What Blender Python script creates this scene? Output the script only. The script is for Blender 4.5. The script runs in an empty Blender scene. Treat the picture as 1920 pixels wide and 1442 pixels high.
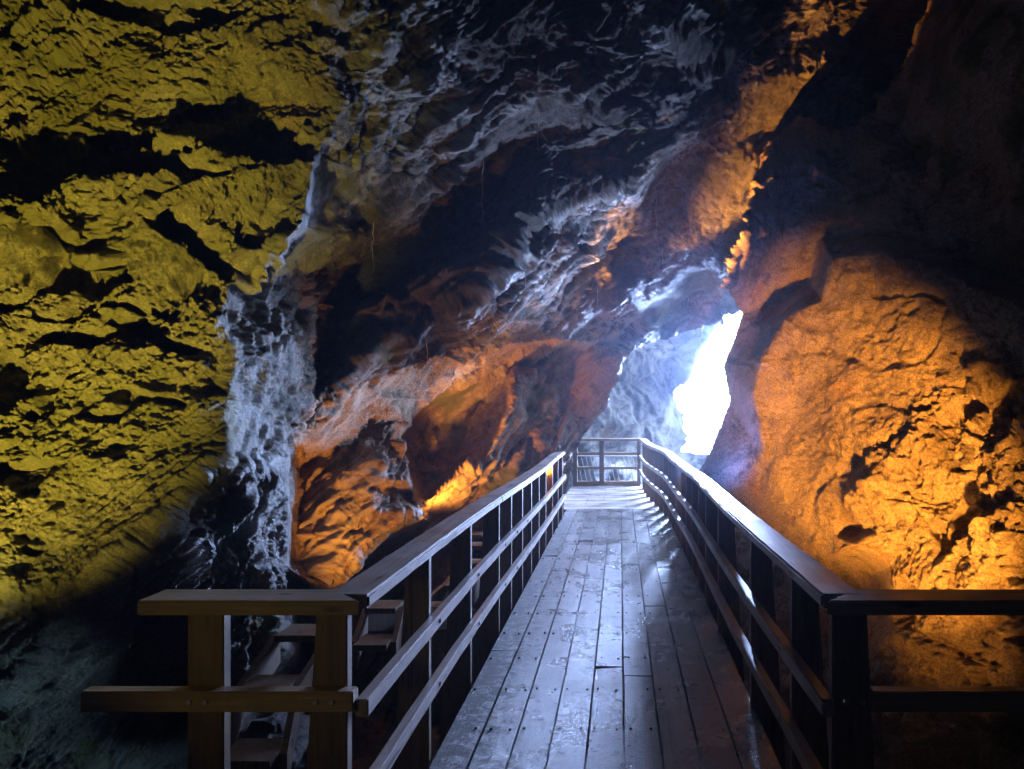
import bpy, bmesh, math, random
import numpy as np
from mathutils import Vector
from mathutils.geometry import delaunay_2d_cdt
R = math.radians
random.seed(4)
scene = bpy.context.scene
C = scene.collection

# ---------------------------------------------------------------- camera, sky, sun, exposure
F = 1280.0; VX = 1163.0; VY = 768.0; EYE = 1.64
cam = bpy.data.cameras.new('camera'); cam.lens = 24; cam.sensor_width = 36
cam.shift_x = -(VX - 960) / 1920; cam.shift_y = (VY - 721) / 1920
cam.clip_start = .05; cam.clip_end = 400
co = bpy.data.objects.new('camera', cam); C.objects.link(co)
co.location = (0, 0, EYE); co.rotation_euler = (R(90), 0, 0)
scene.camera = co
scene.view_settings.view_transform = 'Standard'; scene.view_settings.look = 'None'
scene.view_settings.exposure = 0; scene.view_settings.gamma = 1
W = bpy.data.worlds.new('World'); scene.world = W; W.use_nodes = True
sk = W.node_tree.nodes.new('ShaderNodeTexSky'); sk.sky_type = 'NISHITA'; sk.sun_disc = False
sk.sun_elevation = R(42); sk.sun_rotation = R(48)
W.node_tree.links.new(sk.outputs[0], W.node_tree.nodes['Background'].inputs[0])
W.node_tree.nodes['Background'].inputs[1].default_value = .1
sun = bpy.data.lights.new('sun', 'SUN'); sun.energy = 4; sun.angle = R(.5); sun.color = (1, .95, .88)
so = bpy.data.objects.new('sun', sun); C.objects.link(so)
sd = Vector((math.sin(R(48)) * math.cos(R(42)), math.cos(R(48)) * math.cos(R(42)), math.sin(R(42))))
so.rotation_euler = sd.to_track_quat('Z', 'Y').to_euler(); so.location = sd * 30 + Vector((0, 15, 0))

def P(px, py, D):
    return ((px - VX) / F * D, D, EYE - (py - VY) / F * D)

def spot(name, loc, target, energy, color, angle, blend=.6, radius=.06):
    l = bpy.data.lights.new(name, 'SPOT'); l.energy = energy; l.color = color
    l.spot_size = R(angle); l.spot_blend = blend; l.shadow_soft_size = radius
    o = bpy.data.objects.new(name, l); C.objects.link(o); o.location = loc
    o.rotation_euler = (Vector(loc) - Vector(target)).to_track_quat('Z', 'Y').to_euler()
    return o
YEL = (1, .74, .07); ORA = (1, .37, .04); COOL = (.46, .62, 1)
# the yellow and orange show lamps of the cave, hidden below and behind the railings, then added unseen lamps
spot('yellow_floodlight', (-2.6, 1.3, -.7), P(-60, 390, 4.4), 2900, YEL, 54, .75)
spot('yellow_rail_spotlight', (-1.9, .7, 1.15), (-1.2, 2.3, .95), 9, YEL, 44, .9, .03)
spot('orange_floodlight', (1.2, 1.9, -.5), (2.85, 8.0, 1.5), 8800, ORA, 33, .8)
spot('low_orange_floodlight', (1.45, 4.0, -.7), (3.3, 7.0, .7), 260, ORA, 56, 1)
spot('ceiling_floodlight', (-1.1, 8.6, .55), (1.45, 9.42, 5.55), 18000, ORA, 31, .4)
spot('recess_floodlight', (-2.3, 7.75, .12), P(890, 735, 9.2), 520, ORA, 84, .8)
spot('outcrop_floodlight', (-2.3, 5.9, -.5), P(720, 770, 7.4), 230, ORA, 78, .8)
spot('added_teal_lamp', (-2.15, 4.0, -.6), (-3.4, 4.15, .15), 190, (.42, .76, 1), 130, .8)  # added lamp, fills in cool light that misses the lower left wall
spot('added_cool_lamp', (1.0, 8.6, .8), (-1.7, 6.0, 4.4), 1150, COOL, 100, .5, .05)  # added lamp, stands in for daylight grazing the ceiling and left wall
spot('added_blue_glow_lamp', (1.02, 8.2, .75), (1.55, 9.5, 1.9), 150, (.10, .24, 1), 120, 1)  # added lamp, imitates the blue glare beside the opening
# area lamp added in the opening to strengthen the cool daylight
al = bpy.data.lights.new('added_daylight_lamp', 'AREA'); al.shape = 'RECTANGLE'; al.size = 1.0; al.size_y = 2.2; al.energy = 7000; al.color = (.40, .55, 1)
ao = bpy.data.objects.new('added_daylight_lamp', al); C.objects.link(ao); ao.location = (2.45, 15.6, 2.5)
ao.rotation_euler = (Vector(ao.location) - Vector((-1.6, 5.5, 2.3))).to_track_quat('Z', 'Y').to_euler()

# ---------------------------------------------------------------- helpers
def tag(o, label=None, cat=None, group=None, kind=None):
    if label: o['label'] = label
    if cat: o['category'] = cat
    if group: o['group'] = group
    if kind: o['kind'] = kind
    return o

def empty(name, loc, label, cat, group=None):
    o = bpy.data.objects.new(name, None); C.objects.link(o); o.location = loc
    o.empty_display_size = .2
    return tag(o, label, cat, group)

def h3(ix, iy, iz, seed):
    n = (ix.astype(np.int64) * 374761393 + iy.astype(np.int64) * 668265263 + iz.astype(np.int64) * 2147483647 + seed * 974634777) & 0xffffffff
    n = ((n ^ (n >> 13)) * 1274126177) & 0xffffffff
    n = ((n ^ (n >> 16)) * 2246822519) & 0xffffffff
    n = n ^ (n >> 15)
    return (n & 0xffffff) / float(0xffffff) * 2 - 1

def vn(p, seed=0):
    """value noise, -1..1, p is (n,3)"""
    f = np.floor(p); t = p - f; t = t * t * t * (t * (t * 6 - 15) + 10)
    ix, iy, iz = f[:, 0], f[:, 1], f[:, 2]
    x, y, z = t[:, 0], t[:, 1], t[:, 2]
    def g(a, b, c): return h3(ix + a, iy + b, iz + c, seed)
    a = g(0,0,0) * (1-x) + g(1,0,0) * x; b = g(0,1,0) * (1-x) + g(1,1,0) * x
    c = g(0,0,1) * (1-x) + g(1,0,1) * x; d = g(0,1,1) * (1-x) + g(1,1,1) * x
    return (a * (1-y) + b * y) * (1-z) + (c * (1-y) + d * y) * z

def fbm(p, oct=4, seed=0, gain=.5):
    s = 0; a = 1; tot = 0
    for k in range(oct):
        s = s + a * vn(p * (2.03 ** k) + k * 17.3, seed + k); tot += a; a *= gain
    return s / tot
def ridged(p, oct=4, seed=0, gain=.55):
    s = 0; a = 1; tot = 0
    for k in range(oct):
        s = s + a * (1 - 2 * np.abs(vn(p * (2.07 ** k) + k * 9.1, seed + k))); tot += a; a *= gain
    return s / tot

def sstep(a, b, x):
    t = np.clip((x - a) / (b - a), 0, 1); return t * t * (3 - 2 * t)

def terrace(n, k, a=.38, b=.62):
    """stepped plates, like spalled rock"""
    t = n * k; f = np.floor(t); return (f + sstep(a, b, t - f)) / k

def frame_to(s):
    """orthonormal frame whose first axis is s"""
    s = np.array(s, float); s /= np.linalg.norm(s)
    u = np.cross(s, (0, 1, 0)); u /= np.linalg.norm(u)
    return np.stack([s, u, np.cross(s, u)])

def inpoly(X, Y, poly):
    c = np.zeros(X.shape, bool); n = len(poly)
    for i in range(n):
        x0, y0 = poly[i]; x1, y1 = poly[(i + 1) % n]
        if y0 == y1: continue
        c ^= ((y0 > Y) != (y1 > Y)) & (X < (x1 - x0) * (Y - y0) / (y1 - y0) + x0)
    return c

def field(lines, pts, X, Y, blur=2):
    """depth of a rock face through surveyed break lines and spot points"""
    v = []; d = []; e = []
    for ln in lines:
        for i, (a, b, c) in enumerate(ln):
            if i: e.append((len(v) - 1, len(v)))
            v.append(Vector((a, b))); d.append(c)
    for a, b, c in pts: v.append(Vector((a, b))); d.append(c)
    vo, eo, fo, ov, oe, of = delaunay_2d_cdt(v, e, [], 0, 1e-3)
    dd = []
    for i, src in enumerate(ov):
        if src: dd.append(float(np.mean([d[k] for k in src])))
        else:
            q = vo[i]; w = [(1 / ((q - v[k]).length + 1e-3) ** 2, d[k]) for k in range(len(v))]
            w.sort(reverse=True); w = w[:3]; dd.append(sum(a * b for a, b in w) / sum(a for a, b in w))
    D = np.full(X.shape, np.nan)
    xs = X[0]; ys = Y[:, 0]
    for f in fo:
        for k in range(1, len(f) - 1):
            ia, ib, ic = f[0], f[k], f[k + 1]
            (ax, ay), (bx, by), (cx, cy) = vo[ia], vo[ib], vo[ic]
            i0, i1 = np.searchsorted(xs, (min(ax, bx, cx), max(ax, bx, cx) + 1e-6)); j0, j1 = np.searchsorted(ys, (min(ay, by, cy), max(ay, by, cy) + 1e-6))
            if i1 <= i0 or j1 <= j0: continue
            xx = X[j0:j1, i0:i1]; yy = Y[j0:j1, i0:i1]
            det = (by - cy) * (ax - cx) + (cx - bx) * (ay - cy)
            if abs(det) < 1e-9: continue
            l1 = ((by - cy) * (xx - cx) + (cx - bx) * (yy - cy)) / det
            l2 = ((cy - ay) * (xx - cx) + (ax - cx) * (yy - cy)) / det
            l3 = 1 - l1 - l2; m = (l1 >= -1e-6) & (l2 >= -1e-6) & (l3 >= -1e-6)
            sub = D[j0:j1, i0:i1]; sub[m] = (l1 * dd[ia] + l2 * dd[ib] + l3 * dd[ic])[m]
    if np.isnan(D).any(): D[np.isnan(D)] = np.nanmean(D)
    for _ in range(blur):
        Q = np.pad(D, 1, mode='edge')
        D = (Q[1:-1, 1:-1] * 2 + Q[:-2, 1:-1] + Q[2:, 1:-1] + Q[1:-1, :-2] + Q[1:-1, 2:]) / 6
    return D

def axis(lo, a, b, hi, step, outer):
    l = [a]; s = step
    while l[-1] > lo: s = min(s * 1.12, outer); l.append(l[-1] - s)
    r = [b]; s = step
    while r[-1] < hi: s = min(s * 1.12, outer); r.append(r[-1] + s)
    return np.array(l[:0:-1] + list(np.arange(a, b, step)) + r)

def mesh_obj(name, co, quads, mat, attrs=None, smooth=True, parent=None):
    me = bpy.data.meshes.new(name)
    co = np.asarray(co, np.float32); quads = np.asarray(quads, np.int32)
    used = np.unique(quads); rm = np.zeros(len(co), np.int32); rm[used] = np.arange(len(used))
    co = co[used]; quads = rm[quads]
    me.vertices.add(len(co)); me.vertices.foreach_set('co', co.ravel())
    me.loops.add(quads.size); me.loops.foreach_set('vertex_index', quads.ravel())
    me.polygons.add(len(quads)); me.polygons.foreach_set('loop_start', np.arange(0, quads.size, 4, dtype=np.int32))
    me.polygons.foreach_set('loop_total', np.full(len(quads), 4, np.int32))
    me.polygons.foreach_set('use_smooth', np.full(len(quads), smooth, bool))
    for k, a in (attrs or {}).items():
        at = me.attributes.new(k, 'FLOAT', 'POINT'); at.data.foreach_set('value', a[used].astype(np.float32))
    me.update(calc_edges=True); me.validate()
    me.materials.append(mat)
    o = bpy.data.objects.new(name, me); C.objects.link(o); o.parent = parent
    return o

def rock_sheet(X, Y, D, disp, keep, thick=1.6):
    """3D vertices of a rock face, relief pushed along its own normals, open edges returned into the rock"""
    p = np.stack([(X - VX) / F * D, D, EYE - (Y - VY) / F * D], -1)
    gx = np.gradient(p, axis=1); gy = np.gradient(p, axis=0)
    n = np.cross(gy, gx); n /= np.linalg.norm(n, axis=-1, keepdims=True) + 1e-12
    view = p - np.array((0, 0, EYE)); s = np.sign((n * view).sum(-1, keepdims=True)); n = -n * s
    for _ in range(6):
        Q = np.pad(n, ((1, 1), (1, 1), (0, 0)), mode='edge'); n = (Q[:-2, 1:-1] + Q[2:, 1:-1] + Q[1:-1, :-2] + Q[1:-1, 2:] + n) / 5
    n /= np.linalg.norm(n, axis=-1, keepdims=True)
    flat = p.reshape(-1, 3); h, attrs = disp(flat, X.ravel(), Y.ravel())
    vv = flat - np.array((0, 0, EYE)); vv /= np.linalg.norm(vv, axis=1, keepdims=True)
    fc = np.clip(np.abs((n.reshape(-1, 3) * vv).sum(-1)) * 1.7 - .1, .22, 1)
    q = flat + n.reshape(-1, 3) * (h * fc)[:, None]
    H, Wd = X.shape; idx = np.arange(H * Wd).reshape(H, Wd)
    k = keep
    quads = np.stack([idx[:-1, :-1][k], idx[1:, :-1][k], idx[1:, 1:][k], idx[:-1, 1:][k]], -1)
    # returned edge
    cnt = {}
    e = np.concatenate([quads[:, [0, 1]], quads[:, [1, 2]], quads[:, [2, 3]], quads[:, [3, 0]]])
    key = np.sort(e, 1); code = key[:, 0].astype(np.int64) * (H * Wd) + key[:, 1]
    u, inv, c = np.unique(code, return_inverse=True, return_counts=True)
    be = e[c[inv] == 1]
    bv = np.unique(be); new = {}
    rings = [bv]; coords = [q]; base = len(q)
    last = dict(zip(bv.tolist(), bv.tolist())); extra = []
    for r in range(0, 5):
        vdir = flat[bv] - np.array((0, 0, EYE)); vdir /= np.linalg.norm(vdir, axis=1, keepdims=True)
        nx = q[bv] + vdir * (thick * r / 4) + .12 * np.stack([vn(q[bv] * 2 + r, 51), vn(q[bv] * 2 + r, 52), vn(q[bv] * 2 + r, 53)], -1) * 0
        ids = dict(zip(bv.tolist(), range(base, base + len(bv)))); base += len(bv)
        coords.append(nx)
        if r: extra.append(np.array([[last[b], last[a], ids[a], ids[b]] for a, b in be.tolist()], dtype=np.int64))
        last = ids
    allq = np.concatenate([quads] + extra)
    for kk in attrs:
        attrs[kk] = np.concatenate([attrs[kk]] + [attrs[kk][bv]] * 5)
    return np.concatenate(coords), allq, attrs

# ---------------------------------------------------------------- materials
def mat(name):
    m = bpy.data.materials.new(name); m.use_nodes = True
    nt = m.node_tree; return m, nt, nt.nodes['Principled BSDF']
def N(nt, t, **kw):
    n = nt.nodes.new('ShaderNode' + t)
    for k, v in kw.items(): setattr(n, k, v)
    return n
def ramp(nt, src, stops):
    r = N(nt, 'ValToRGB'); e = r.color_ramp.elements
    while len(e) < len(stops): e.new(.5)
    for i, (p, c) in enumerate(stops): e[i].position = p; e[i].color = (*c, 1) if len(c) == 3 else c
    nt.links.new(src, r.inputs[0]); return r.outputs[0]
def noise(nt, vec, scale, detail=6, rough=.6, dist=0):
    n = N(nt, 'TexNoise'); n.inputs['Scale'].default_value = scale; n.inputs['Detail'].default_value = detail
    n.inputs['Roughness'].default_value = rough; n.inputs['Distortion'].default_value = dist
    if vec is not None: nt.links.new(vec, n.inputs['Vector'])
    return n.outputs['Fac']
def mix(nt, fac, a, b, mode='MIX'):
    m = N(nt, 'Mix', data_type='RGBA', blend_type=mode)
    for s, v in ((m.inputs['Factor'], fac), (m.inputs[6], a), (m.inputs[7], b)):
        if hasattr(v, 'is_linked') or hasattr(v, 'links'): nt.links.new(v, s)
        elif isinstance(v, (int, float)): s.default_value = v
        else: s.default_value = (*v, 1)
    return m.outputs[2]
def bump(nt, bsdf, h, strength, dist, prev=None):
    b = N(nt, 'Bump'); b.inputs['Strength'].default_value = strength; b.inputs['Distance'].default_value = dist
    nt.links.new(h, b.inputs['Height'])
    if prev is not None: nt.links.new(prev, b.inputs['Normal'])
    nt.links.new(b.outputs[0], bsdf.inputs['Normal']); return b.outputs[0]

def rock_mat(name, dark, mid, pale, moss=None, rough=.75, bs=.7, stretch=None, crustamt=1):
    m, nt, b = mat(name)
    g = N(nt, 'NewGeometry'); vec = g.outputs['Position']
    if stretch:
        mp = N(nt, 'Mapping'); mp.inputs['Rotation'].default_value = stretch[0]; mp.inputs['Scale'].default_value = stretch[1]
        nt.links.new(vec, mp.inputs['Vector']); svec = mp.outputs[0]
    else: svec = vec
    big = noise(nt, vec, 1.5, 9, .68, .4)
    col = ramp(nt, big, [(.3, dark), (.55, mid), (.75, tuple(x * 1.25 for x in mid))])
    fine = noise(nt, svec, 9, 8, .7, .8)
    col = mix(nt, ramp(nt, fine, [(.35, (0, 0, 0)), (.75, (1, 1, 1))]), col, tuple(x * 1.5 for x in mid))
    st = noise(nt, vec, 2.6, 9, .7, .8)
    col = mix(nt, ramp(nt, st, [(.53, (0, 0, 0)), (.63, (.8, .8, .8))]), col, tuple(x * .5 for x in dark))
    rs = noise(nt, vec, 1.1, 6, .65, .5)
    col = mix(nt, ramp(nt, rs, [(.56, (0, 0, 0)), (.68, (.5, .5, .5))]), col, (mid[0] * 1.5, mid[1] * .85, mid[2] * .5))
    gt = noise(nt, vec, 55, 5, .75)
    col = mix(nt, 1.0, col, ramp(nt, gt, [(.36, (.45,) * 3), (.62, (1.55,) * 3)]), 'MULTIPLY')
    at = N(nt, 'Attribute', attribute_name='crust')
    cr = N(nt, 'Math', operation='MULTIPLY'); nt.links.new(at.outputs['Fac'], cr.inputs[0]); cr.inputs[1].default_value = crustamt
    col = mix(nt, cr.outputs[0], col, pale)
    if moss:
        am = N(nt, 'Attribute', attribute_name='moss'); col = mix(nt, am.outputs['Fac'], col, moss)
    nt.links.new(col, b.inputs['Base Color'])
    rr = ramp(nt, noise(nt, vec, 3, 4), [(.3, (rough - .25,) * 3), (.7, (rough + .1,) * 3)])
    nt.links.new(rr, b.inputs['Roughness'])
    p1 = bump(nt, b, noise(nt, svec, 14, 10, .75, .5), bs, .05)
    p2 = bump(nt, b, noise(nt, vec, 48, 7, .75), bs * .8, .025, p1)
    return m
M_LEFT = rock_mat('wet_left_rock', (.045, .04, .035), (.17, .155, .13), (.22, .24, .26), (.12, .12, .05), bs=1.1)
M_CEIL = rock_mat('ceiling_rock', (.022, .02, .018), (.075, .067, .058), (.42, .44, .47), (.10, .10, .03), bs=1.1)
M_RIGHT = rock_mat('right_rock', (.10, .075, .055), (.25, .20, .15), (.40, .33, .25), (.10, .10, .03), bs=1.0)
M_OUT = rock_mat('outcrop_rock', (.10, .07, .045), (.22, .16, .11), (.45, .42, .38), (.12, .14, .04), bs=.5)
M_FAR = rock_mat('far_rock', (.08, .08, .085), (.17, .17, .175), (.36, .36, .36), bs=.6)
M_GND = rock_mat('ground_rock', (.03, .028, .025), (.08, .075, .07), (.2, .2, .2), bs=.6)

def wood_mat(name, dark, light, axis_, rough=(.35, .6), grain=1, dirt=.5):
    m, nt, b = mat(name)
    g = N(nt, 'NewGeometry'); mp = N(nt, 'Mapping'); sc = [26, 26, 26]; sc[axis_] = 1.6
    mp.inputs['Scale'].default_value = sc; nt.links.new(g.outputs['Position'], mp.inputs['Vector'])
    gr = noise(nt, mp.outputs[0], 1, 8, .65, 1.2)
    rnd = g.outputs['Random Per Island']
    base = mix(nt, ramp(nt, gr, [(.3, (0, 0, 0)), (.7, (1, 1, 1))]), dark, light)
    base = mix(nt, 1.0, base, ramp(nt, rnd, [(0, (.65, .65, .65)), (1, (1.2, 1.15, 1.1))]), 'MULTIPLY')
    kn = N(nt, 'TexVoronoi'); kn.inputs['Scale'].default_value = 1; km = N(nt, 'Mapping'); ks = [11, 11, 11]; ks[axis_] = 3.2; km.inputs['Scale'].default_value = ks; nt.links.new(g.outputs['Position'], km.inputs['Vector']); nt.links.new(km.outputs[0], kn.inputs['Vector'])
    base = mix(nt, ramp(nt, kn.outputs['Distance'], [(.05, (.85,) * 3), (.16, (0, 0, 0))]), base, (.025, .015, .01))
    cm = N(nt, 'Mapping'); cs = [34, 34, 34]; cs[axis_] = .9; cm.inputs['Scale'].default_value = cs; nt.links.new(g.outputs['Position'], cm.inputs['Vector'])
    ck = ramp(nt, noise(nt, cm.outputs[0], 1, 3, .5, .3), [(.66, (0, 0, 0)), (.69, (1, 1, 1))])
    base = mix(nt, ck, base, (.02, .015, .012))
    d = noise(nt, g.outputs['Position'], 5, 8, .75, .4)
    base = mix(nt, ramp(nt, d, [(.5, (0, 0, 0)), (.62, (dirt,) * 3)]), base, (.02, .017, .014))
    nt.links.new(base, b.inputs['Base Color'])
    w = noise(nt, g.outputs['Position'], 2.3, 6, .65)
    nt.links.new(ramp(nt, w, [(.35, (rough[0],) * 3), (.65, (rough[1],) * 3)]), b.inputs['Roughness'])
    p1 = bump(nt, b, gr, .35 * grain, .006)
    bump(nt, b, noise(nt, g.outputs['Position'], 90, 5, .7), .35 * grain, .004, p1)
    return m
M_DECK = wood_mat('wet_deck_planks', (.05, .045, .047), (.105, .097, .102), 1, (.2, .42), 1.3, .6)
M_PLAT = wood_mat('platform_planks', (.10, .085, .08), (.24, .21, .20), 0, (.35, .6))
M_RAIL = wood_mat('rail_timber', (.15, .12, .11), (.36, .30, .27), 1, (.3, .55), 1, .25)
M_RAILX = wood_mat('rail_timber_across', (.12, .085, .05), (.30, .21, .12), 0, (.35, .6), 1, .2)
M_POST = wood_mat('post_timber', (.06, .04, .025), (.16, .11, .06), 2, (.4, .65), 1, .25)
def deck_dirt():
    nt = M_DECK.node_tree; b = nt.nodes['Principled BSDF']; g = N(nt, 'NewGeometry'); sx = N(nt, 'SeparateXYZ'); nt.links.new(g.outputs['Position'], sx.inputs[0])
    mr = N(nt, 'MapRange'); mr.inputs['From Min'].default_value = -.45; mr.inputs['From Max'].default_value = -.85; mr.inputs['To Max'].default_value = .17
    nt.links.new(sx.outputs[0], mr.inputs['Value']); ad = N(nt, 'Math', operation='ADD')
    nt.links.new(noise(nt, g.outputs['Position'], 13, 10, .8, .5), ad.inputs[0]); nt.links.new(mr.outputs[0], ad.inputs[1])
    f = ramp(nt, ad.outputs[0], [(.56, (0, 0, 0)), (.66, (.9, .9, .9))])
    old = b.inputs['Base Color'].links[0].from_socket
    nt.links.new(mix(nt, f, old, (.028, .024, .02)), b.inputs['Base Color'])
    r0 = b.inputs['Roughness'].links[0].from_socket
    nt.links.new(mix(nt, f, r0, (.85, .85, .85)), b.inputs['Roughness'])
    bump(nt, b, noise(nt, g.outputs['Position'], 35, 8, .8), .5, .012, b.inputs['Normal'].links[0].from_socket)
deck_dirt()
def plain(name, c, rough=.5, metal=0):
    m, nt, b = mat(name); g = N(nt, 'NewGeometry')
    col = mix(nt, noise(nt, g.outputs['Position'], 20), tuple(x * .6 for x in c), c)
    nt.links.new(col, b.inputs['Base Color']); b.inputs['Roughness'].default_value = rough; b.inputs['Metallic'].default_value = metal
    return m
M_STEEL = plain('galvanised_steel', (.5, .5, .5), .4, .8)
M_SCREW = plain('rusty_screw_heads', (.04, .03, .03), .6, .5)
M_ROOT = plain('pale_root', (.45, .45, .45), .6)
m, nt, b = mat('bright_sky'); nt.nodes.remove(b); em = N(nt, 'Emission'); em.inputs[0].default_value = (.60, .76, 1, 1); em.inputs[1].default_value = 8
nt.links.new(em.outputs[0], nt.nodes['Material Output'].inputs[0]); M_SKY = m

# ---------------------------------------------------------------- left wall, ceiling and outcrop
STEP = 2.4
xs = axis(-1900, -60, 1560, 2300, STEP, 40); ys = axis(-1500, -50, 1490, 3000, STEP, 40)
X, Y = np.meshgrid(xs, ys)
A = [(760,-900,5.2),(640,-300,5.1),(620,0,5.2),(600,100,5.15),(640,200,5.3),(590,300,5.1),(560,430,5.0),(430,540,4.9),(440,700,4.8),(410,850,4.75),(300,960,4.5),(150,1100,4.3),(0,1290,4.1),(-300,1600,3.9),(-700,2400,3.8)]
A2 = [(620,-300,5.3),(650,0,5.5),(655,110,5.5),(680,200,5.6),(640,310,5.5),(600,430,5.35),(480,550,5.2),(475,700,5.1),(450,850,5.05),(350,970,4.8),(210,1110,4.6),(60,1300,4.4)]
B = [(1350,-900,7.4),(1300,-300,7.5),(1230,60,7.7),(1100,160,7.5),(960,200,7.3),(830,340,7.1),(700,450,6.8),(610,500,6.5),(575,600,6.4),(555,720,6.2),(540,830,6.0),(545,950,5.9),(540,1060,5.8),(520,1200,5.5),(440,1290,5.2),(420,1450,5.1),(400,2400,5.0)]
B2 = [(1270,120,8.2),(1150,210,8.1),(1010,250,8.0),(880,400,7.8),(770,510,7.5),(680,560,7.3),(640,630,7.1),(600,720,6.7)]
Cc = [(1600,-900,8.2),(1500,-300,8.3),(1480,0,8.4),(1400,110,8.4),(1270,250,8.5),(1180,340,8.4),(1060,380,8.3),(1000,410,8.1),(930,490,7.9),(880,560,7.6),(800,590,7.4),(700,650,7.0),(620,745,6.65),(570,790,6.4)]
E = [(1680,-900,8.2),(1600,-300,8.4),(1560,0,8.6),(1460,150,8.8),(1340,270,9.2),(1245,345,9.5),(1220,430,9.8),(1130,540,9.7),(1040,630,9.4),(940,650,8.8),(850,665,8.2),(700,725,7.2),(565,835,6.4)]
Fl = [(575,880,7.2),(680,815,7.5),(755,790,7.9),(800,752,8.5),(900,712,9.2),(960,690,9.9),(1040,668,10.3)]
LP = [(1165,676,10.9),(1150,720,10.8),(1110,790,10.7),(1080,832,10.6),(1062,900,10.6),(1050,960,10.5),(1050,1100,10.4),(1050,2400,10)]
LEFTB = [(562,850,7.0),(562,950,7.0),(562,1055,6.9),(600,1100,6.8)]
BLDR = [(600,1100,6.8),(700,1010,7.3),(785,965,7.7)]
VOIDA = [(560,1140,8.3),(640,1110,8.5),(720,1040,8.7),(800,985,9.0)]
G = [(966,698,9.2),(960,765,9.0),(915,850,8.8),(850,905,8.55),(800,940,8.4),(770,930,8.1)]
G0 = [(945,712,10.0),(940,765,9.8),(890,845,9.6),(840,880,9.5),(800,915,9.3),(786,880,9.3),(768,832,9.2),(800,772,9.3),(880,735,9.6)]
BR = [(748,835,7.8),(765,890,7.8),(785,945,7.9)]
GR = [(1000,700,9.9),(985,790,9.7),(940,880,9.4),(850,955,9.0),(810,985,8.9)]
pts = [(-1900,-1500,4),(-1900,700,4),(-1900,3000,4),(2300,-1500,7.6),(2300,3000,10),(2300,400,10),(300,-1500,5.2),(1500,-1500,7.5),(0,3000,4),(1000,3000,9),
  (0,0,4.7),(250,60,4.9),(450,60,5.0),(0,250,4.5),(200,260,4.9),(330,230,5.0),(0,420,4.25),(250,400,4.5),(450,320,4.75),(0,530,4.5),(200,520,4.7),(0,700,4.4),(250,700,4.6),(0,880,4.2),(200,850,4.45),(0,1100,4.05),(-300,300,4.3),(-300,900,4.0),(-800,400,4.1),(-800,1200,3.9),
  (150,330,4.6),(480,200,5.25),(520,120,5.0),(490,420,5.15),(380,270,4.8),(820,80,6.1),(760,200,6.1),(720,330,6.0),(950,60,6.6),(1100,40,7.0),
  (500,900,5.4),(450,1000,5.2),(350,1150,4.9),(200,1300,4.6),(470,1130,5.3),(500,760,5.6),
  (760,540,7.6),(880,440,7.9),(1050,280,8.2),(1180,220,8.3),(1320,120,8.3),(1100,330,8.3),(1000,310,8.1),
  (1040,540,9.0),(1100,470,9.1),(960,600,8.5),
  (1700,0,9.2),(1650,100,9.4),(1750,300,10.2),(1500,230,9.8),(1400,350,9.8),(1350,480,10.6),(1260,520,10.7),(1180,610,11.2),(1210,645,11.8),(1290,622,12.4),(1300,560,12.1),(1350,600,12.7),(1395,588,13),(1420,540,12.8),(1500,500,12),(1600,600,12.5),(1900,600,12),
  (1120,600,10.6),(1165,640,11.3),(1100,650,10.7),(1060,720,10.5),(1030,820,10.2),(1000,950,10.1),
  (640,840,7.3),(700,900,7.25),(620,980,6.95),(740,820,7.7),(760,900,7.5),(690,960,7.2),
  (860,790,10.2),(900,750,10.3),(840,850,9.9),(815,800,9.9),
  (650,1300,8.2),(800,1200,8.6),(900,1050,9.8),(500,1400,7.6),(700,1600,7.5),(560,1250,7.8),(950,1400,9.5)]
D = field([A, B, B2, Cc, E, Fl, LP, LEFTB, BLDR, VOIDA, G, G0, GR, BR], pts, X, Y, 3)

STR = frame_to((4.14, 2.5, 4.82))
def strata(p, fa, fc): return (p @ STR.T) * np.array((fa, fc, fc))
def soft(poly, X, Y, w=0):
    return inpoly(X, Y, poly).astype(float)
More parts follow.
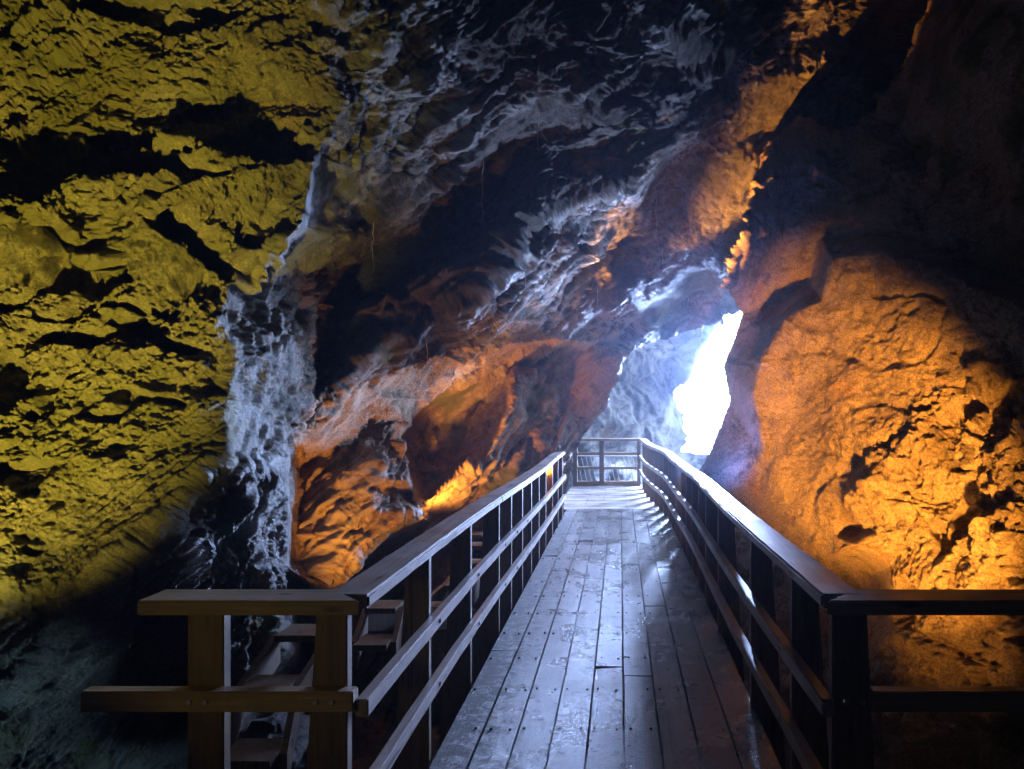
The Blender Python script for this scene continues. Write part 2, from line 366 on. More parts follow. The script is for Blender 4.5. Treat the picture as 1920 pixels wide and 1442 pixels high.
# the smooth water-worn faces: outcrop, ceiling slab beside the opening, wall behind the recess
SM1 = [(556,830),(700,740),(790,755),(900,720),(1040,668),(1170,680),(1150,720),(1040,960),(560,1120)]
SM2 = [(1245,340),(1480,120),(1560,-60),(1900,-60),(1900,300),(1420,560),(1220,620),(1180,560)]
def disp_left(p, X, Y):
    w = np.stack([fbm(p * 1.1 + 5, 3, 71), fbm(p * 1.1 + 9, 3, 72), fbm(p * 1.1 + 13, 3, 73)], -1)
    pw = p + w * .16
    sm = np.clip(.45 * soft(SM1, X, Y) + soft(SM2, X, Y), 0, 1)
    yel = sstep(60, -60, X - np.interp(Y, [0, 200, 300, 540, 700, 850, 960, 1100, 1290], [620, 640, 590, 430, 440, 410, 300, 150, 0]))
    big = fbm(pw * 1.3, 3, 1)
    r1 = ridged(strata(pw, .45, 2.6), 4, 11, .55)
    r2 = ridged(strata(pw, 1.6, 9.0), 3, 21, .6)
    r3 = ridged(strata(p + w * .12, 5.5, 28), 3, 31, .6)
    iso = fbm(pw * 7, 4, 41, .65)
    grain = fbm(p * np.array((26, 26, 34)) + w * 2, 3, 44, .7)
    y1 = ridged(pw * np.array((1.8, 1.8, 3.2)) + 3, 4, 45, .62)
    y2 = fbm(pw * np.array((12, 12, 17)), 4, 46, .7)
    pit = sstep(.12, .42, fbm(pw * np.array((1.9, 1.9, 4.2)), 3, 61, .6) + .25 * fbm(pw * 9, 2, 62))
    rough = (1 - .72 * sm) * (.45 + .6 * sstep(-.35, .35, fbm(p * .9 + 40, 3, 66)))
    bed = terrace(fbm(strata(pw, .22, 1.5) + 3, 6, 48, .55), 6, .3, .7)
    hl = .13 * r1 + .075 * r2 + .036 * r3 + .02 * iso - .05 * pit + .85 * bed
    pl = terrace(fbm(pw * 1.6 + 7, 6, 47, .64), 9)
    hy = .04 * y1 + .05 * y2 + .07 * iso - .30 * pit + .22 * pl + .40 * bed
    h = .16 * big + rough * ((hl + .04 * pl) * (1 - yel) + hy * yel) + (.020 + .012 * yel) * grain * (1 - .5 * sm)
    h += sm * (.02 * iso + .10 * pl)
    fib = sstep(.22, .55, r2 * .45 + r3 * .6 + .15 * r1)
    crust = .85 * fib * (1 - .75 * yel) * (1 - .6 * sm) * sstep(-.5, .2, fbm(p * .9, 2, 81))
    crust *= 1 - .4 * sstep(600, 540, X) * sstep(450, 550, Y)
    crust *= 1 - .75 * soft([t[:2] for t in B[2:10] + Cc[2:][::-1]], X, Y)  # pale crust thinned here to paint in the shade of the hollow band
    moss = sstep(.25, .5, fbm(p * 1.7, 4, 91)) * .9
    moss = np.clip(moss * (1 - .6 * yel) + yel * .75 * sstep(-.25, .35, fbm(p * 1.3 + 20, 5, 95, .6)), 0, .9)
    crust = np.clip(crust + yel * .55 * sstep(.05, .4, fbm(strata(p, .5, 2.2) + 9, 5, 96, .6)), 0, 1)
    h *= 1 - .75 * sstep(1000, 1080, X) * sstep(600, 660, Y)
    return h, {'crust': crust, 'moss': moss}
HOLE = [(1600,450),(1400,572),(1352,588),(1345,612),(1322,618),(1290,622),(1262,636),(1210,645),(1180,664),(1165,677),(1158,700),(1150,720),(1138,752),(1110,790),(1092,818),(1080,832),(1070,870),(1062,905),(1050,960),(1050,3200),(2600,3200),(2600,560),(1900,560)]
xc = (X[:-1, :-1] + X[1:, 1:]) / 2; yc = (Y[:-1, :-1] + Y[1:, 1:]) / 2
j = np.stack([xc.ravel() * .03, yc.ravel() * .03, xc.ravel() * 0], -1); jx = (fbm(j, 3, 5) * 8).reshape(xc.shape); jy = (fbm(j + 30, 3, 6) * 7).reshape(xc.shape)
keep = ~inpoly(xc + jx, yc + jy, HOLE)
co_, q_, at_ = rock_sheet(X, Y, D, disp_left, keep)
# split into the wall, the ceiling and the outcrop by where each face lies
nq = int(keep.sum()); fx = np.full(len(q_), 0.); fy = np.full(len(q_), 0.)
cc = co_[q_].mean(1); fx = VX + cc[:, 0] / np.maximum(cc[:, 1], .1) * F; fy = VY - (cc[:, 2] - EYE) / np.maximum(cc[:, 1], .1) * F
OUTC = [(553,800),(600,745),(700,712),(850,655),(1040,635),(1100,640),(1175,660),(1200,700),(1180,760),(1120,1000),(800,1000),(780,965),(700,1010),(640,1110),(600,1120),(553,1060)]
isout = inpoly(fx, fy, OUTC)
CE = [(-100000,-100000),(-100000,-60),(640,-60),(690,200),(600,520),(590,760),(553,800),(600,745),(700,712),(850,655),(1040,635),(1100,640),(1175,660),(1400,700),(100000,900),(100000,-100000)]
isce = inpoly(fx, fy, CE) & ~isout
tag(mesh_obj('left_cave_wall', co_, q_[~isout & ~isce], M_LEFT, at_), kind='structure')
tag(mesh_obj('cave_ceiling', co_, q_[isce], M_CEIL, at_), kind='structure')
tag(mesh_obj('rock_outcrop', co_, q_[isout], M_OUT, at_), 'orange lit arched rock outcrop with a deep hollow, left of the walkway', 'rock')

# ---------------------------------------------------------------- right wall
xs = axis(1180, 1270, 1980, 3600, STEP, 40); ys = axis(-1500, -50, 1490, 3000, STEP, 40)
X, Y = np.meshgrid(xs, ys)
S = [(1760,-900,7.0),(1790,-200,7.0),(1740,20,8.6),(1690,130,8.9),(1590,250,9.1),(1500,215,9.3),(1440,270,9.0),(1415,350,8.7),(1390,440,8.7),(1358,530,9.3),(1395,588,9.9),(1356,689,9.7),(1369,757,9.6),(1328,851,9.4),(1300,900,9.3),(1290,1000,9.2),(1300,1200,9.0),(1280,2400,8)]
S2 = [(1470,600,8.4),(1425,680,8.35),(1410,740,8.3),(1432,850,8.2),(1475,980,7.9),(1490,1100,7.8),(1480,1400,7.4)]
RD = [(1560,1000,7.3),(1570,930,7.3),(1640,830,7.0),(1740,745,6.6),(1850,690,6.0),(2100,640,5.2)]
RD2 = [(1600,1020,6.75),(1610,930,6.7),(1680,850,6.5),(1770,790,6.35),(1870,740,6.1),(2100,720,5.3)]
ED = [(1600,1000,7.3),(1660,985,6.6),(1675,1060,6.5),(1680,1180,6.5),(1690,1290,6.4)]
L1 = [(1440,655,8.35),(1475,610,8.3),(1540,560,8.1),(1562,485,7.9),(1650,470,7.4),(1750,500,6.9),(1850,550,6.3),(1980,590,5.6),(2600,600,4.6)]
L2 = [(1412,612,9.4),(1455,575,9.6),(1515,530,9.1),(1540,450,8.9),(1650,435,8.3),(1760,465,7.7),(1870,515,7.0),(1990,550,6.2),(2600,560,5.2)]
ptr = [(1180,-1500,8),(1180,3000,8),(3600,-1500,4),(3600,3000,3.8),(3600,700,3.8),(1180,500,13),
  (1500,300,8.8),(1480,400,9.1),(1440,500,9.5),(1600,350,8.7),(1495,660,8.25),(1500,720,8.15),(1480,800,8.12),(1560,640,7.9),(1600,740,7.55),(1560,840,7.5),(1520,900,7.7),(1540,1050,7.5),(1620,1080,7.5),(1560,1200,7.4),
  (1700,600,6.9),(1800,600,6.4),(1750,380,7.9),(1900,430,6.7),(1900,200,6.4),(1900,0,6.2),(1800,100,7.0),(1850,300,7.2),(1700,250,8.5),(1920,630,5.7),
  (1700,950,6.3),(1800,900,6.1),(1900,850,5.6),(1800,1100,5.9),(1900,1050,5.2),(1920,1300,5.0),(1750,1280,6.0),(1600,1290,6.8),(1640,1320,6.3),(1800,1400,5.4),(1600,1450,6.4),(2200,900,4.6),(2200,300,5.0),(2200,1500,4.4)]
D = field([S, L1, L2, S2, RD, RD2, ED], ptr, X, Y, 3)
def disp_right(p, X, Y):
    w = np.stack([fbm(p * 1.2 + 5, 3, 171), fbm(p * 1.2 + 9, 3, 172), fbm(p * 1.2 + 13, 3, 173)], -1)
    pw = p + w * .12
    rg = np.clip(inpoly(X, Y, [(1590,940),(1650,830),(1740,745),(1850,680),(2600,500),(2600,1600),(1700,1600),(1690,1050)]).astype(float), 0, 1)
    up = sstep(560, 400, Y)
    near = sstep(1470, 1400, X) * sstep(500, 700, Y)
    big = fbm(pw * 1.1, 3, 101)
    r1 = ridged(pw * np.array((2.2, 2.2, 1.3)), 4, 111, .6)
    r2 = ridged(pw * np.array((8, 8, 6)), 3, 121, .6)
    iso = fbm(pw * 9, 4, 141, .6)
    crack = sstep(.86, .97, 1 - np.abs(vn(pw * np.array((1.0, 1.0, 1.6)) + 3, 151)) * 1.0) 
    grain = fbm(p * 30 + w * 2, 3, 144, .7)
    chip = sstep(.15, .45, fbm(pw * np.array((3.5, 3.5, 6)), 4, 145, .65))
    h = (.12 * big + (.012 + .09 * rg + .03 * up) * r1 + (.008 + .035 * rg + .02 * up) * r2 + (.03 + .03 * rg + .02 * up) * iso - (.035 + .07 * rg) * chip - .05 * crack * (1 - rg)) * (1 - .6 * near) + .020 * grain + (.07 + .30 * rg + .10 * up) * (1 - .6 * near) * terrace(fbm(p * 1.3 + 7, 6, 147, .6), 9) - .22 * rg * sstep(.08, .3, fbm(p * np.array((3, 3, 1.6)) + 5, 4, 148, .6)) + .016 * fbm(p * 14 + w * 3, 4, 149, .7)
    crust = sstep(.2, .7, fbm(p * 3, 4, 181)) * .6
    moss = up * sstep(.0, .4, fbm(p * 1.7, 4, 191)) * .9
    return h, {'crust': crust, 'moss': moss}
KEEP = [(1830,-3000),(1790,-200),(1740,20),(1690,130),(1590,250),(1500,215),(1440,270),(1415,350),(1390,440),(1362,540),(1394,588),(1356,689),(1369,757),(1328,851),(1300,900),(1290,1000),(1300,1200),(1280,3200),(4000,3200),(4000,-3000)]
xc = (X[:-1, :-1] + X[1:, 1:]) / 2; yc = (Y[:-1, :-1] + Y[1:, 1:]) / 2
j = np.stack([xc.ravel() * .03, yc.ravel() * .03, xc.ravel() * 0], -1); a = np.where(yc < 540, 14, 3)
jx = (fbm(j, 4, 5)).reshape(xc.shape) * a; jy = (fbm(j + 30, 4, 6)).reshape(xc.shape) * a
co_, q_, at_ = rock_sheet(X, Y, D, disp_right, inpoly(xc + jx, yc + jy, KEEP), 2.2)
tag(mesh_obj('right_cave_wall', co_, q_, M_RIGHT, at_), kind='structure')

# ---------------------------------------------------------------- rock beyond the opening
xs = np.arange(940, 1420, 2.2); ys = np.arange(520, 1100, 2.2); X, Y = np.meshgrid(xs, ys)
K1 = [(1345,520,20),(1340,600,19.5),(1310,655,19.2),(1262,740,18.8),(1240,800,18.4),(1225,860,18)]
K2 = [(1362,520,22.5),(1358,600,22),(1345,660,21.5),(1300,720,20.8),(1296,800,20.2),(1284,860,19.6)]
D = field([K1, K2], [(940,520,17),(940,1100,16),(1420,520,24),(1420,1100,21),(1100,700,17.8),(1180,720,18.6),(1200,800,18.2),(1100,850,17.2),(1150,880,16.2),(1200,900,16),(1265,770,19.6),(1255,830,19.2)], X, Y, 2)
def disp_far(p, X, Y):
    w = np.stack([fbm(p * .7 + 5, 3, 271), fbm(p * .7 + 9, 3, 272), fbm(p * .7 + 13, 3, 273)], -1)
    pw = p + w * .6
    r1 = ridged(pw * np.array((1.0, 1.0, .6)), 4, 211, .55); r2 = ridged(strata(pw, 1.2, 4), 3, 221, .6)
    return .45 * fbm(pw * .6, 3, 201) + .22 * r1 + .05 * r2 + .05 * fbm(pw * 5, 4, 241), {'crust': sstep(.2, .6, r2) * .6, 'moss': X * 0}
KF = [(900,500),(1346,500),(1343,600),(1340,618),(1330,650),(1316,668),(1298,695),(1278,715),(1266,729),(1272,762),(1282,799),(1272,830),(1264,852),(1320,856),(1420,870),(1420,1110),(900,1110)]
xc = (X[:-1, :-1] + X[1:, 1:]) / 2; yc = (Y[:-1, :-1] + Y[1:, 1:]) / 2
j = np.stack([xc.ravel() * .05, yc.ravel() * .05, xc.ravel() * 0], -1); jx = (fbm(j, 4, 5) * 9).reshape(xc.shape)
co_, q_, at_ = rock_sheet(X, Y, D, disp_far, inpoly(xc + jx, yc, KF), 2)
tag(mesh_obj('far_rock_wall', co_, q_, M_FAR, at_), kind='structure')

# ground of the gorge, rising to the sill under the platform, and running on outside
gx = np.concatenate([np.arange(-9, 9, .06), ]); gy = np.concatenate([np.arange(-7, 24, .08)])
GX, GY = np.meshgrid(gx, gy); p = np.stack([GX.ravel(), GY.ravel(), GX.ravel() * 0], -1)
GZ = -2.6 + 2.0 * sstep(9.0, 11.6, p[:, 1]) + .45 * fbm(p * .7, 4, 301) + .12 * ridged(p * 2.2, 4, 302) + .06 * fbm(p * 6, 3, 303)
idx = np.arange(GX.size).reshape(GX.shape)
q = np.stack([idx[:-1, :-1].ravel(), idx[:-1, 1:].ravel(), idx[1:, 1:].ravel(), idx[1:, :-1].ravel()], -1)
tag(mesh_obj('ground', np.stack([p[:, 0], p[:, 1], GZ], -1), q, M_GND, {'crust': sstep(.3, .7, fbm(p * 3, 3, 304)) * .5, 'moss': p[:, 0] * 0}), kind='structure')

# rock behind the camera closing the cavern
def shell():
    th = np.linspace(0, 2 * np.pi, 97); y = np.linspace(-7, 10.5, 90); v = []
    for yy in y:
        s = math.sqrt(max(0, 1 - ((min(yy, 0)) / 7.001) ** 2)) + .001
        x = np.sign(np.cos(th)) * np.abs(np.cos(th)) ** .7 * 7.2 * s; z = 2 + np.sign(np.sin(th)) * np.abs(np.sin(th)) ** .7 * 6.2 * s
        v.append(np.stack([x, x * 0 + yy, z], -1))
    v = np.array(v); H, Wn, _ = v.shape; f = v.reshape(-1, 3)
    f = f * (1 + .07 * fbm(f * .6, 4, 401)[:, None] * (f[:, 1:2] > -6.9))
    i = np.arange(H * Wn).reshape(H, Wn)
    i[:, -1] = i[:, 0]
    q = np.stack([i[:-1, :-1].ravel(), i[1:, :-1].ravel(), i[1:, 1:].ravel(), i[:-1, 1:].ravel()], -1)
    tag(mesh_obj('rear_cave_wall', f, q, M_GND, {'crust': f[:, 0] * 0, 'moss': f[:, 0] * 0}), kind='structure')
shell()

# sky outside the opening
def sky():
    v = []; a = np.linspace(R(-50), R(100), 30); e = np.linspace(R(-25), R(75), 20)
    for el in e:
        v.append(np.stack([1 + 34 * np.sin(a) * np.cos(el), 14 + 34 * np.cos(a) * np.cos(el), 34 * np.sin(el) + a * 0], -1))
    v = np.array(v); i = np.arange(v.shape[0] * v.shape[1]).reshape(v.shape[:2])
    q = np.stack([i[:-1, :-1].ravel(), i[:-1, 1:].ravel(), i[1:, 1:].ravel(), i[1:, :-1].ravel()], -1)
    tag(mesh_obj('sky', v.reshape(-1, 3), q, M_SKY), kind='structure')
sky()

# ---------------------------------------------------------------- timber helpers
class MB:
    def __init__(s): s.v = []; s.f = []
    def hexa(s, c8):
        b = len(s.v); s.v += [tuple(c) for c in c8]
        s.f += [tuple(b + i for i in q) for q in ((0,3,2,1),(4,5,6,7),(0,1,5,4),(1,2,6,5),(2,3,7,6),(3,0,4,7))]
    def box(s, x0, x1, y0, y1, z0, z1):
        s.hexa([(x0,y0,z0),(x1,y0,z0),(x1,y1,z0),(x0,y1,z0),(x0,y0,z1),(x1,y0,z1),(x1,y1,z1),(x0,y1,z1)])
    def sweep(s, path, w, t):
        """board swept along a path (list of xyz, top centre), w across in x, t down"""
        b = len(s.v)
        for (x, y, z) in path:
            x += random.uniform(-.0015, .0015); z += random.uniform(-.0012, .0012)
            s.v += [(x - w/2, y, z - t), (x + w/2, y, z - t), (x + w/2, y, z), (x - w/2, y, z)]
        for i in range(len(path) - 1):
            o = b + i * 4
            for k in range(4): s.f.append((o + k, o + (k+1) % 4, o + 4 + (k+1) % 4, o + 4 + k))
        s.f.append((b+3, b+2, b+1, b)); o = b + (len(path)-1) * 4; s.f.append((o, o+1, o+2, o+3))
    def tube(s, path, r, n=6):
        b = len(s.v); pts = [Vector(p) for p in path]
        for i, p in enumerate(pts):
            d = (pts[min(i+1, len(pts)-1)] - pts[max(i-1, 0)]).normalized()
            u = d.cross(Vector((0, .3, 1))); u = (u if u.length > .01 else d.cross(Vector((1, 0, 0)))).normalized(); w = d.cross(u)
            rr = r[i] if isinstance(r, (list, tuple)) else r
            for k in range(n):
                a = 2 * math.pi * k / n; s.v.append(tuple(p + (u * math.cos(a) + w * math.sin(a)) * rr))
        for i in range(len(pts) - 1):
            for k in range(n): s.f.append((b+i*n+k, b+i*n+(k+1)%n, b+(i+1)*n+(k+1)%n, b+(i+1)*n+k))
        s.f.append(tuple(b + k for k in range(n))[::-1]); s.f.append(tuple(b + (len(pts)-1)*n + k for k in range(n)))
    def build(s, name, m, parent=None, bevel=.004, origin=None):
        me = bpy.data.meshes.new(name); me.from_pydata(s.v, [], s.f)
        me.materials.append(m); o = bpy.data.objects.new(name, me); C.objects.link(o)
        bm = bmesh.new(); bm.from_mesh(me); bmesh.ops.recalc_face_normals(bm, faces=bm.faces)
        if bevel:
            ed = [e for e in bm.edges if len(e.link_faces) == 2 and e.calc_face_angle(0) > .9]
            bmesh.ops.bevel(bm, geom=ed, offset=bevel, segments=2, affect='EDGES', clamp_overlap=True)
        if parent is not None:
            bmesh.ops.translate(bm, verts=bm.verts, vec=-parent.location)
        bm.to_mesh(me); bm.free(); o.parent = parent
        return o

# ---------------------------------------------------------------- walkway
XL, XR = -.885, .70
walk = empty('wooden_walkway', (0, 8, 0), 'wet dark plank walkway leading through the cave to the bright opening', 'walkway')
mb = MB(); screws = MB(); pw = (XR + .04 - XL) / 9
def zdeck(y): return 0.0
joints = []
for i in range(9):
    x0 = XL + i * pw; y = -1.0 - random.random() * 1.5
    while y < 11.2:
        L = random.choice((3.0, 3.5, 4.0, 4.5)); y1 = min(y + L, 11.2)
        if 11.2 - y1 < .5: y1 = 11.2
        dz = random.uniform(-.004, .004); g = random.uniform(.002, .006)
        tl = random.uniform(-.003, .003)
        c = [(x0+g,y+.003,-.045),(x0+pw-g,y+.003,-.045),(x0+pw-g,y1-.003,-.045),(x0+g,y1-.003,-.045),(x0+g,y+.003,dz-tl),(x0+pw-g,y+.003,dz+tl),(x0+pw-g,y1-.003,dz+tl),(x0+g,y1-.003,dz-tl)]
        mb.hexa(c); joints.append((x0, y1)); y = y1
mb.build('plank_deck', M_DECK, walk, .004)
spots_ = []
for k in range(24):
    y = -.5 + k * .5
    for i in range(9):
        for s_ in (.035, pw - .035):
            if random.random() < .2: continue
            spots_.append((y + random.uniform(-.015, .015), XL + i * pw + s_ + random.uniform(-.006, .006), random.uniform(.0055, .009)))
spots_.sort(key=lambda t: (t[0] < 2.9, t[0]))
for i, (yy, x, r) in enumerate(spots_):
    m_ = MB() if i < 100 else screws
    n = 8; b = len(m_.v)
    for zz, rr in ((.0075, r * .85), (-.004, r)):
        for a in range(n): m_.v.append((x + rr * math.cos(a*2*math.pi/n), yy + rr * math.sin(a*2*math.pi/n), zz))
    m_.f.append(tuple(range(b, b+n)))
    for a in range(n): m_.f.append((b+a, b+n+a, b+n+(a+1)%n, b+(a+1)%n))
    if i < 100: m_.build('screw', M_SCREW, walk, 0)
tag(screws.build('screws', M_SCREW, walk, 0), kind='stuff')
mb = MB(); y = 11.206; k = 0
while y < 14.9:
    d = random.uniform(-.004, .004)
    xa = -1.05; cut = random.choice((-.3, .1, -.6))
    mb.box(xa, cut - .003, y + .004, y + .176, -.04, d); mb.box(cut + .003, .66, y + .004, y + .176, -.04, d + random.uniform(-.003, .003)); y += .182
mb.build('platform_deck', M_PLAT, walk, .004)
for x in (XL + .12, -.1, XR - .15):
    b_ = MB(); b_.box(x - .05, x + .05, -2, 14.8, -.25, -.052); b_.build('beam', M_POST, walk)

# ---------------------------------------------------------------- railings
def rpath(side, y0, y1, n=40):
    out = []
    for i in range(n + 1):
        y = y0 + (y1 - y0) * i / n
        if side > 0: x = XR + .065 - .27 * sstep(9.6, 13.6, y) + .012 * math.sin(y * 1.1)
        else: x = XL - .06 + .05 * sstep(7, 10.3, y) + .012 * math.sin(y * .9 + 1)
        out.append((x, y))
    return out
def rz(side, y):
    if side < 0: return 1.0 + .035 * sstep(7.5, 9.6, y) - .02 * sstep(4, 7.2, y)
    return 1.0 + .03 * sstep(9.5, 10.6, y) - .03 * sstep(6, 8.4, y) + .02 * sstep(12, 13.6, y)
def tpost(x, y, side, zb=-.5, top=.95, wt=.105, wb=.2, th=.045):
    """tapered post board facing along the walkway; inner edge plumb, outer edge raking out"""
    m_ = MB(); xi = x; s = side
    c = [(xi, y - th/2, zb), (xi + s * wb, y - th/2, zb), (xi + s * wb, y + th/2, zb), (xi, y + th/2, zb),
         (xi, y - th/2, top), (xi + s * wt, y - th/2, top), (xi + s * wt, y + th/2, top), (xi, y + th/2, top)]
    m_.hexa(c); return m_
def railing(side, y0, y1, label, joint_at, posts):
    e = empty('timber_railing', (XL if side < 0 else XR, (y0 + y1) / 2, 0), label, 'railing', 'timber railings along the walkway')
    cuts = [y0] + joint_at + [y1]
    for a, b in zip(cuts[:-1], cuts[1:]):
        m_ = MB(); pth = rpath(side, a + .002, b - .002, 24); m_.sweep([(x, y, rz(side, y)) for x, y in pth], .15, .05)
        m_.build('handrail', M_RAIL, e, .009)
    for zc, w in ((.625, .05), (.325, .05)):
        m_ = MB(); pth = rpath(side, y0 - .04, y1, 40)
        m_.sweep([(x - side * .065, y, zc + (rz(side, y) - 1) * .7 + .03) for x, y in pth], .045, .06)
        m_.build('lower_rail', M_RAIL, e, .004)
    for y in posts:
        x = rpath(side, y, y, 1)[0][0]
        po = tpost(x - side * .040, y, side, top=rz(side, y) - .052).build('post', M_POST, e, .004)
        if y < 6.5:
            for zc in (.655, .355):
                xb = x - side * .0875; zz = zc + (rz(side, y) - 1) * .7 - .03
                m_ = MB(); m_.tube([(xb + side * .006, y, zz), (xb - side * .007, y, zz)], .011, 6); m_.build('bolt', M_STEEL, e, 0)
    return e
railing(-1, 2.36, 10.3, 'long wooden railing on the left side of the walkway, beside the orange hollow', [5.1, 8.0], [3.28, 4.2, 5.15, 5.7, 6.3, 6.9, 7.5, 8.1, 8.8, 9.5, 10.2])
railing(1, 2.36, 14.6, 'long wooden railing on the right side of the walkway, running to the platform', [6.0, 8.6, 11.4], [2.9, 3.75, 5.0, 5.8, 6.4, 7.0, 7.6, 8.2, 8.9, 9.45, 10.0, 10.6, 11.15, 11.7, 12.3, 12.9, 13.5, 14.1])

def cross_rail(name, x0, x1, y, label, posts, taper):
    e = empty('timber_railing', ((x0 + x1) / 2, y, 0), label, 'railing', 'timber railings along the walkway')
    m_ = MB(); s = 1 if x1 > 0 else -1
    xin = x1 if s < 0 else x0; xo = x0 if s < 0 else x1
    # mitred board; the long edge faces the viewer
    if s < 0: c = [(x0, y - .075, .95), (xin - .001, y - .075, .95), (xin - .152, y + .075, .95), (x0, y + .075, .95)]
    else: c = [(xin + .001, y - .075, .95), (x1, y - .075, .95), (x1, y + .075, .95), (xin + .152, y + .075, .95)]
    m_.hexa(c + [(a, b, 1.0) for a, b, _ in c]); m_.build('handrail', M_RAILX, e, .005)
    m_ = MB(); m_.box(*((x0 - .2, x1 - .03) if s < 0 else (x0 + .16, x1)), y - .062, y - .012, .62, .69); m_.build('lower_rail', M_RAILX, e, .004)
    for (xp, sd, wt, wb) in posts:
        tpost(xp, y + .012, sd, -.6, .948, wt, wb, .045).build('post', M_POST, e, .004)
        for dx in (.03, .085):
            m_ = MB(); m_.tube([(xp + sd * dx, y - .055, .655), (xp + sd * dx, y - .068, .655)], .009, 6); m_.build('bolt', M_STEEL, e, 0)
    return e
xl = XL - .06 + .075; xr = XR + .065 - .075
cross_rail('a', -1.62, xl, 2.36, 'short yellow lit cross railing in the left foreground', [(-1.365, -1, .125, .13), (-.94, -1, .105, .21)], 1)
cross_rail('b', xr, 2.4, 2.36, 'dark unlit cross railing in the right foreground', [(.73, 1, .12, .19), (1.75, 1, .12, .19)], 1)

fr = empty('timber_railing', (-.2, 14.7, 0), 'far end railing with one middle post, closing the platform', 'railing', 'timber railings along the walkway')
for nm, z0, z1, d in (('handrail', .97, 1.02, .07), ('lower_rail', .655, .72, .03), ('lower_rail', .355, .41, .03), ('kick_board', .0, .10, .025)):
    m_ = MB(); m_.box(-1.0, .42, 14.7 - d, 14.7 + d, z0, z1); m_.build(nm, M_RAILX, fr, .004)
for x, w in ((-.97, .09), (-.40, .10), (.40, .07)):
    m_ = MB(); m_.box(x - w/2, x + w/2, 14.64, 14.76, -.3, .968); m_.build('post', M_POST, fr, .004)

# steel barrier with raking bars just past the platform
sb = empty('steel_barrier', (-.3, 15.3, 0), 'low steel barrier of slanting bars behind the far railing', 'barrier')
for z in (.60, .33, -.02):
    m_ = MB(); m_.tube([(-1.3, 15.3, z), (1.0, 15.3, z)], .014); m_.build('rail', M_STEEL, sb, 0)
for k in range(22):
    x = -1.2 + k * .105; m_ = MB(); m_.tube([(x, 15.3, .60), (x + .15, 15.3, -.02)], .0085); m_.build('bar', M_STEEL, sb, 0)

# ---------------------------------------------------------------- stairs in the chasm on the left
def stairs(label, treads, wid):
    x0, y0, z0 = P(*treads[-1][:3])
    e = empty('wooden_staircase', (x0, y0, z0), label, 'staircase', 'wooden stairs below the walkway')
    c = []
    for (px, py, D_, w) in treads:
        x, y, z = P(px, py, D_); m_ = MB(); m_.box(x - w/2, x + w/2, y, y + .26, z - .045, z); m_.build('tread', M_POST, e, .004); c.append((x, y, z, w))
    for s in (-1, 1):
        m_ = MB()
        for (a, b) in zip(c[:-1], c[1:]):
            xa = a[0] + s * (a[3]/2 + .024); xb = b[0] + s * (b[3]/2 + .024)
            m_.hexa([(xa-.02,a[1]+.1,a[2]-.22),(xa+.02,a[1]+.1,a[2]-.22),(xb+.02,b[1]+.1,b[2]-.22),(xb-.02,b[1]+.1,b[2]-.22),(xa-.02,a[1]+.1,a[2]-.01),(xa+.02,a[1]+.1,a[2]-.01),(xb+.02,b[1]+.1,b[2]-.01),(xb-.02,b[1]+.1,b[2]-.01)])
        m_.build('stringer', M_POST, e, 0)
stairs('dark wooden stairs seen between the left railing posts', [(888,1003,8.6,.22),(888,1024,8.1,.22),(884,1057,7.5,.22),(855,1098,6.9,.24),(800,1142,6.3,.26),(712,1141,5.7,.26),(692,1210,5.2,.26)], .3)
stairs('dark wooden stairs below the left foreground railing', [(557,1192,4.7,.32),(486,1296,4.1,.30),(452,1428,3.6,.30)], .3)

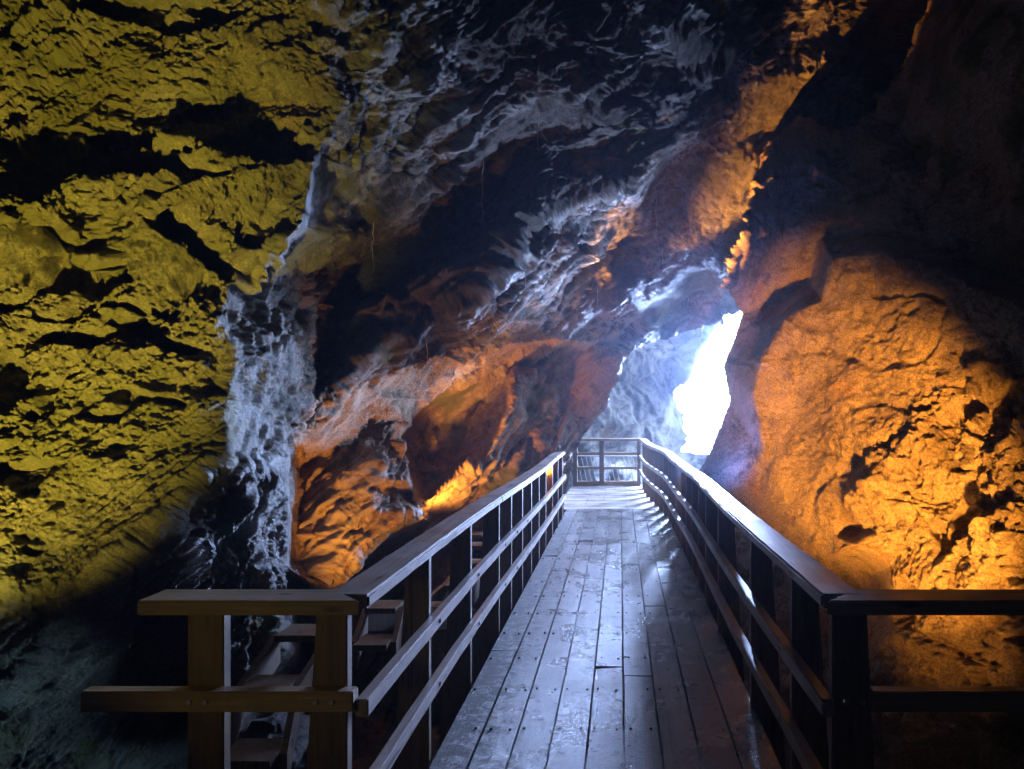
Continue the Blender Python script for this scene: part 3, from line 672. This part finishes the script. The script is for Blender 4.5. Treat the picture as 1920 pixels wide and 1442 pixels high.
# loose rock lying below the left railing
def boulder(name, loc, size, label, mtl, seed):
    bm = bmesh.new(); bmesh.ops.create_icosphere(bm, subdivisions=5, radius=1)
    v = np.array([p.co[:] for p in bm.verts]); h = fbm(v * 1.3 + seed, 4, seed)
    fl = np.round(v * 1.6 + .3 * h[:, None]) / 1.6
    v = (v * .65 + fl * .35) * (1 + .25 * h[:, None] + .05 * ridged(v * 5, 3, seed + 3)[:, None]) * np.array(size)
    for p, c in zip(bm.verts, v): p.co = c
    me = bpy.data.meshes.new(name); bm.to_mesh(me); bm.free(); me.materials.append(mtl)
    me.polygons.foreach_set('use_smooth', [True] * len(me.polygons))
    o = bpy.data.objects.new(name, me); C.objects.link(o); o.location = loc; return tag(o, label, 'rock')
boulder('boulder', P(520, 1410, 4.3), (.28, .35, .18), 'wedge shaped rock lying low between the left foreground posts', M_GND, 5)

# thin roots hanging from the roof
from mathutils.bvhtree import BVHTree
def hanging():
    o = bpy.data.objects['cave_ceiling']; me = o.data
    bvh = BVHTree.FromPolygons([v.co for v in me.vertices], [tuple(p.vertices) for p in me.polygons])
    cam_ = Vector((0, 0, EYE))
    for (px, py, L) in ((1349,128,.5),(1120,545,.42),(1243,470,.45),(1230,372,.6),(1054,612,.28),(985,520,.35),(1076,400,.3),(1345,600,.3),(1192,590,.25),(700,420,.5),(905,300,.8),(1010,130,.9),(800,640,.35),(1290,560,.3)):
        d = (Vector(P(px, py, 5)) - cam_).normalized(); h = bvh.ray_cast(cam_, d)
        if h[0] is None: continue
        p = h[0] + Vector((0, 0, .04)); pts = [p - d * .02]
        for k in range(1, 9): pts.append(p - d * .02 + Vector((random.uniform(-.012, .012), random.uniform(-.012, .012), -L * k / 8)))
        m_ = MB(); m_.tube(pts, [.0042 - .0003 * k for k in range(9)], 5)
        tag(m_.build('hanging_root', M_ROOT, None, 0), 'hair thin pale root hanging straight down from the cave ceiling', 'root', 'thin roots hanging from the cave ceiling')
hanging()

def haze(d):
    m = bpy.data.materials.new('haze_air'); m.use_nodes = True; nt = m.node_tree; nt.nodes.clear()
    o = nt.nodes.new('ShaderNodeOutputMaterial'); v = nt.nodes.new('ShaderNodeVolumePrincipled')
    v.inputs['Color'].default_value = (.55, .68, 1, 1); v.inputs['Density'].default_value = d; v.inputs['Anisotropy'].default_value = .78
    nt.links.new(v.outputs[0], o.inputs['Volume'])
    b = MB(); b.box(-12, 12, -8.5, 25.5, -4.6, 12)
    h = b.build('haze', m, None, 0); tag(h, kind='stuff')
haze(.0012)
